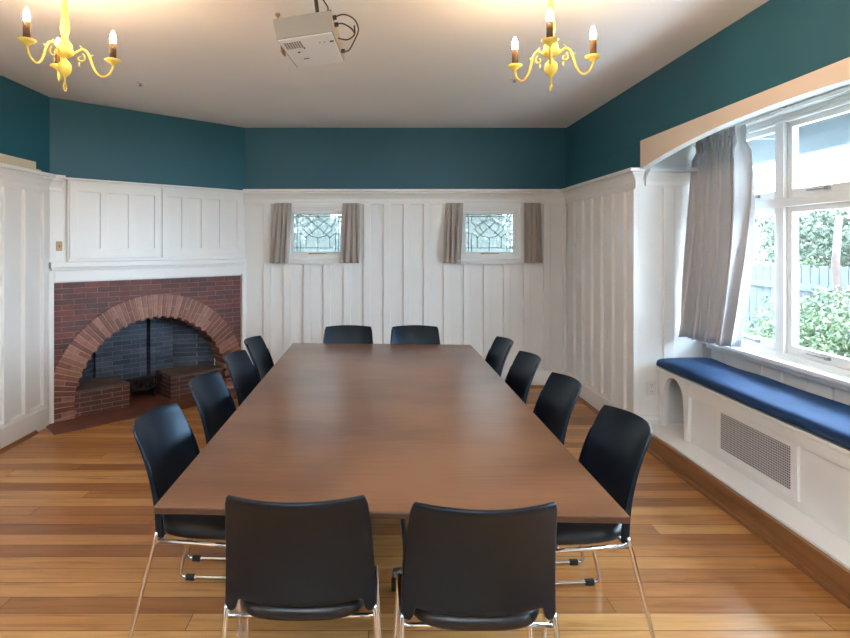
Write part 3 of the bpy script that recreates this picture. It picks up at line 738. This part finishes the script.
# ---------------------------------------------------------------- table
TN = [(-.742, 1.868), (.790, 1.800), (.780, 4.905), (-.762, 4.99)]
tb = thing('conference_table', 'long rectangular dark wood meeting table in the middle of the room', 'table', (.02, 3.39, 0))
rel = [(x-.02, y-3.39) for x, y in TN]
MB().prism(rel, .718, .738, 'z', 1).build('tabletop_edge', ['tedge', 'tedge'], tb, bevel=.003)
MB().prism(rel, .738, .742, 'z').build('tabletop', 'table', tb, bevel=.0015)
CW = [(0, -.012), (.026, -.012), (.030, -.006), (.030, .006), (.026, .012), (0, .012)]
for sy in (-.08, 1.05):
    b = MB().box(-.62, .62, sy-.03, sy+.03, .68, .718).build('crossbeam', 'steel', tb, bevel=.003)
    for sx in (-.44, .105, .43):
        y_a, y_b = (-.76, sy+.10) if sy < 0 else (sy-.35, sy+.35)
        l = MB().box(sx-.018, sx+.018, sy-.03, sy+.03, .10, .68).box(sx-.014, sx+.014, y_a, y_b, .088, .108).build('leg', 'steel', tb, bevel=.004)
        for y in (y_a+.01, y_b-.01):
            c = (sx-.045, y, .030); b = MB()
            for dx in (-.015, .015): b.lathe(CW, (c[0]+dx, c[1], c[2]), 18, axis=(1, 0, 0))
            b.box(c[0]-.008, c[0]+.008, y-.022, y+.022, .03, .066)
            cs = b.build('castor', 'rubber', l)
            MB().box(c[0]-.022, c[0]+.022, y-.018, y+.018, .066, .098).box(c[0], sx, y-.012, y+.012, .088, .104).build('castor_hood', 'steel', l, bevel=.005)

# ---------------------------------------------------------------- chairs
def make_chair():
    t = thing('meeting_chair', '', 'chair')
    # curved back shell: rows from bottom to top
    def back(thick_sign):
        def fn(u, v):
            s_ = 2*u-1
            zt = .866-.004*abs(s_)**2
            k = min(1, max(0, (abs(s_)-.81)/.07))
            zb = .508-.046*k*k*(3-2*k)-.010*(1-s_*s_)
            z = zb+(zt-zb)*v; h = max(0, (z-.46)/.405)
            y = -.188-.020*h-.105*h**2.1+.062*abs(s_)**2.0*(.75+.25*h)
            hw2 = .235-.026*h**1.6
            if v > .88: hw2 -= .007*((v-.88)/.12)**2.5
            return (s_*hw2, y, z)
        return fn
    MB().grid(back(1), 56, 16).build('backrest', 'plastic', t, solid=.013, bevel=.004)
    # thick side flanges running down the edges of the back
    for s_ in (-1, 1):
        pts = []
        for i in range(11):
            v = i/10; z = .455+.30*v; h = (z-.46)/.405 if z > .46 else 0
            y = -.188-.020*h-.105*h**2.1+.062*(.75+.25*h)+.006
            pts.append((s_*(.231-.026*h**1.6), y, z))
        b = MB(); vs = []
        for i, p in enumerate(pts):
            wd = .022-.019*(i/10); x, y, z = p; th = .007-.004*(i/10)
            vs += [(x-th, y-wd*.5, z), (x+th, y-wd*.5, z), (x+th, y+wd*.9, z), (x-th, y+wd*.9, z)]
        n = len(pts); fs = [(i*4+k, i*4+(k+1) % 4, (i+1)*4+(k+1) % 4, (i+1)*4+k) for i in range(n-1) for k in range(4)]+[(3, 2, 1, 0), (n*4-4, n*4-3, n*4-2, n*4-1)]
        b.add(vs, fs); b.build('back_bracket', 'plastic', t, bevel=.002)
    # seat pan and cushion
    def se(a, hx, hy, p=.32): c, s_ = math.cos(a), math.sin(a); return (hx*math.copysign(abs(c)**p, c), hy*math.copysign(abs(s_)**p, s_))
    b = MB(); vs = []; seg = 40
    rings = [(.90, .438), (.985, .440), (1.0, .448), (1.0, .462), (.97, .476), (.88, .483), (.6, .484), (.3, .480), (.02, .478)]
    for k, z in rings:
        for i in range(seg):
            an = 2*PI*i/seg; x, y = se(an, .222*k, .215*k, .32 if math.sin(an) >= 0 else .62)
            zz = z-(.020*max(0, (y-.10)/.12)**2 if y > .10 else 0)+(.012*max(0, (-y-.12)/.10)**2 if y < -.12 else 0)
            vs.append((x*(1-.10*max(0, -y)/.22), y+.008, zz))
    n = len(rings); fs = [(i*seg+k, i*seg+(k+1) % seg, (i+1)*seg+(k+1) % seg, (i+1)*seg+k) for i in range(n-1) for k in range(seg)]+[tuple(range(seg))[::-1], tuple(range((n-1)*seg, n*seg))]
    vs = [(x, y+.012, z+.004) for x, y, z in vs]
    b.add(vs, fs, 0, True); b.build('seat', 'vinyl', t)
    # chrome sled frames
    for s_ in (-1, 1):
        path = [(s_*.231, -.141, .475), (s_*.234, -.148, .45), (s_*.255, -.255, .013), (s_*.252, .20, .013), (s_*.232, .165, .428), (s_*.232, -.150, .440)]
        fr = MB().tube(fillet(path, .04, 6), .0085, 10).build('side_frame', 'chrome', t)
        for y in (-.20, .14):
            MB().box(s_*.254-.010, s_*.254+.010, y-.022, y+.022, 0.0, .026).build('glide', 'rubber', fr, bevel=.004)
    MB().tube([(-.232, .13, .429), (.232, .13, .429)], .008, 10).build('crossbar', 'chrome', t)
    MB().tube([(-.232, -.14, .436), (.232, -.14, .436)], .008, 10).build('crossbar', 'chrome', t)
    return t
spots = [
 ('black chair at the near end of the table, left of the two seen from behind', -.248, 1.930, 0),
 ('black chair at the near end of the table, right of the two seen from behind', .300, 1.885, 0),
 ('black chair on the left side nearest the camera, its whole side and seat visible', -.720, 2.46, -93),
 ('black chair on the fireplace side, second from the near end of the table', -.715, 3.13, -93),
 ('black chair on the fireplace side, third from the near end of the table', -.715, 3.80, -93),
 ('black chair on the fireplace side, the farthest of the left row', -.735, 4.44, -92),
 ('black chair on the window side nearest the camera, with its leg clear of the table', .800, 2.42, 93),
 ('black chair on the window side, second from the near end of the table', .760, 3.10, 92),
 ('black chair on the window side, third from the near end of the table', .735, 3.77, 92),
 ('black chair on the window side, the farthest of the right row', .705, 4.40, 92),
 ('black chair at the far end of the table, in front of the left leaded window', -.285, 4.90, 180),
 ('black chair at the far end of the table, nearer the right leaded window', .315, 4.90, 180),
]
proto = make_chair()
trees = [proto]+[copy_tree(proto) for _ in spots[1:]]
for o, (lab, x, y, r) in zip(trees, spots):
    o.location = (x, y, 0); o.rotation_euler = (0, 0, math.radians(r)); o['label'] = lab; o['group'] = 'black chairs around the table'

# ---------------------------------------------------------------- chandeliers
def chandelier(label, loc, angs):
    t = thing('chandelier', label, 'chandelier', loc, group='yellow chandeliers')      # origin at ceiling
    MB().lathe([(0, -.03), (.02, -.03), (.045, -.012), (.05, 0)], seg=24).build('ceiling_rose', 'yellow', t)
    b = MB()
    for k in range(5):
        z = -.028-.026*k; pts = []
        for i in range(12):
            a = 2*PI*i/12; pts.append((math.cos(a)*.008*(k % 2 == 0), math.cos(a)*.008*(k % 2 == 1), z-.013+math.sin(a)*.017))
        b.tube(pts, .0022, 6, closed=True)
    b.tube([(.012, 0, -.02), (.014, .004, -.08), (.006, .002, -.16)], .002, 5)
    b.build('chain', 'yellow', t)
    prof = [(.0, -.585), (.005, -.58), (.004, -.565), (.006, -.555), (.016, -.545), (.027, -.53), (.031, -.51), (.028, -.49), (.015, -.475), (.009, -.468), (.009, -.46), (.02, -.455),
            (.036, -.445), (.040, -.432), (.040, -.425), (.034, -.42), (.034, -.40), (.028, -.39), (.016, -.375), (.013, -.36), (.019, -.34), (.022, -.32), (.018, -.29), (.013, -.26), (.015, -.245), (.014, -.21), (.008, -.19), (.006, -.165), (.0, -.16)]
    prof = [(r, z+.04) for r, z in prof]
    MB().lathe(prof, seg=24).build('body', 'yellow', t)
    pts = [(0, .013*math.cos(a), -.562+.019*math.sin(a)) for a in [2*PI*i/12 for i in range(12)]]
    MB().tube(pts, .004, 6, closed=True).build('finial_ring', 'yellow', t)
    R = .21
    for a in angs:
        a = math.radians(a); ca, sa = math.cos(a), math.sin(a)
        def P(r, z): return (ca*r, sa*r, z-.022)
        keys = [(.03, -.385), (.05, -.365), (.072, -.350), (.092, -.356), (.108, -.385), (.122, -.43), (.142, -.463), (.168, -.472), (.194, -.455), (.208, -.425), (.21, -.405)]
        fine = []
        for i in range(len(keys)-1):
            p0 = keys[max(0, i-1)]; p1 = keys[i]; p2 = keys[i+1]; p3 = keys[min(len(keys)-1, i+2)]
            for k in range(4):
                t_ = k/4
                fine.append(tuple(.5*((2*p1[j])+(-p0[j]+p2[j])*t_+(2*p0[j]-5*p1[j]+4*p2[j]-p3[j])*t_*t_+(-p0[j]+3*p1[j]-3*p2[j]+p3[j])*t_**3) for j in (0, 1)))
        fine.append(keys[-1])
        b = MB().tube([P(*p) for p in fine], .0055, 8)
        for (cr, cz, r0, s_, a0) in ((.068, -.392, .022, -1, 1.2), (.135, -.375, .0, 1, 0)):
            if r0: b.tube([P(cr+(r0*(1-.75*i/18))*math.cos(a0+s_*i*.33), cz+(r0*(1-.75*i/18))*math.sin(a0+s_*i*.33)) for i in range(19)], [.0045-.00012*i for i in range(19)], 6)
        b.tube([P(.110, -.385), P(.118, -.372), P(.124, -.374)], [.004, .003, .002], 6)
        b.tube([P(.072, -.352), P(.070, -.338), P(.062, -.334)], [.004, .003, .002], 6)
        b.tube([P(.062, -.415), P(.06, -.43), P(.066, -.436)], [.004, .003, .002], 6)
        arm = b.build('arm', 'yellow', t)
        c = (ca*R, sa*R, -.022)
        MB().lathe([(0, -.412), (.010, -.412), (.014, -.402), (.028, -.396), (.038, -.385), (.036, -.383), (.022, -.390), (.012, -.388), (.013, -.374), (0, -.374)], c, 20).build('drip_pan', 'yellow', arm)
        MB().lathe([(0, -.376), (.0155, -.376), (.0155, -.305), (0, -.305)], c, 16).build('candle_sleeve', 'candle', arm)
        MB().lathe([(0, -.305), (.009, -.304), (.0135, -.292), (.0145, -.280), (.0115, -.262), (.006, -.247), (.001, -.240), (0, -.2395)], c, 16).build('bulb', 'bulb', arm)
    return t
chandelier('yellow three-arm chandelier at the right, above the window side of the table', (.822, 2.74, ZC), (130, 5, -108))
chandelier('yellow three-arm chandelier at the left, above the fireplace side', (-1.515, 2.74, ZC), (-106, 21, 127))

# ---------------------------------------------------------------- projector
pj = thing('projector', 'pale grey projector mounted under the ceiling with looped cables', 'projector')
pj.matrix_world = Matrix.Translation((-.388, 2.85, 2.70)) @ Matrix.Rotation(math.radians(-4), 4, 'Z') @ Matrix.Rotation(math.radians(-7), 4, 'Y') @ Matrix.Rotation(math.radians(-1.5), 4, 'X')
# body: x across .30, y depth 0 .. .36, z -.055..+.055 ; underside inset
b = MB()
top = [(-.15, 0, .055), (.15, 0, .055), (.15, .43, .055), (-.15, .43, .055)]
bot = [(-.142, .0, -.055), (.150, 0, -.055), (.150, .43, -.055), (-.130, .43, -.055)]
b.add(top+bot, [(0, 1, 2, 3), (7, 6, 5, 4), (0, 4, 5, 1), (1, 5, 6, 2), (2, 6, 7, 3), (3, 7, 4, 0)])
b.build('casing', 'proj_grey', pj, bevel=.008, seg=3)
b = MB().prism([(-.136, .006), (.141, .006), (.143, .422), (-.122, .422)], -.0585, -.052, 'z'); b.build('underside', 'proj_white', pj, bevel=.003)
b = MB()
for i in range(7):
    for k in range(4): b.box(-.115+i*.013, -.106+i*.013, .05+k*.022, .066+k*.022, -.0600, -.0584)
b.build('underside_vent', 'proj_grey', pj)
b = MB().lathe([(0, -.0602), (.008, -.0602), (.008, -.058), (0, -.058)], (-.065, .19, 0), 10).box(-.03, -.024, .13, .155, -.0602, -.058).box(.06, .066, .10, .106, -.0602, -.058).box(.085, .091, .10, .106, -.0602, -.058).box(.115, .135, .10, .115, -.0602, -.058)
b.box(-.06, -.03, .29, .297, -.0602, -.058)
b.build('foot_holes', 'black', pj)
MB().lathe([(0, 0), (.034, 0), (.036, .01), (.03, .035), (0, .03)], (-.10, .425, -.005), 24, axis=(0, 1, 0)).build('lens', 'black', pj)
MB().lathe([(0, 0), (.004, 0), (.004, .022), (.013, .024), (.013, .034), (0, .035)], (-.125, .03, .055), 14).build('adjusting_knob', 'bronze', pj)
b = MB().box(-.158, -.148, .17, .24, -.05, .0); b.build('side_lever', 'bronze', pj)
b = MB().box(.04, .09, .10, .17, .055, .066).tube([(.065, .13, .06), (.065, .13, .30)], .010, 10).box(.03, .10, .09, .17, .225, .245); b.build('ceiling_mount', 'black', pj)
b = MB()
for pts in ([(.15, .06, .04), (.21, .05, .05), (.262, .07, .02), (.275, .09, -.03), (.24, .12, -.07), (.2, .2, -.09), (.15, .3, -.045)],
            [(.15, .10, .02), (.19, .10, .025), (.235, .10, -.01), (.25, .1, -.04)],
            [(.15, .2, -.01), (.2, .19, -.035), (.245, .17, -.02), (.25, .12, .01)],
            [(.065, .13, .25), (.09, .1, .19), (.13, .09, .11), (.12, .1, .08)]):
    b.tube(fillet(pts, .05, 5), .004, 6)
b.build('cables', 'cable', pj)
b = MB().box(.149, .168, .05, .072, .032, .048).box(.149, .170, .09, .11, .012, .028).box(.149, .17, .29, .31, -.053, -.037).box(.12, .142, .085, .1, .058, .095); b.build('plugs', 'black', pj)
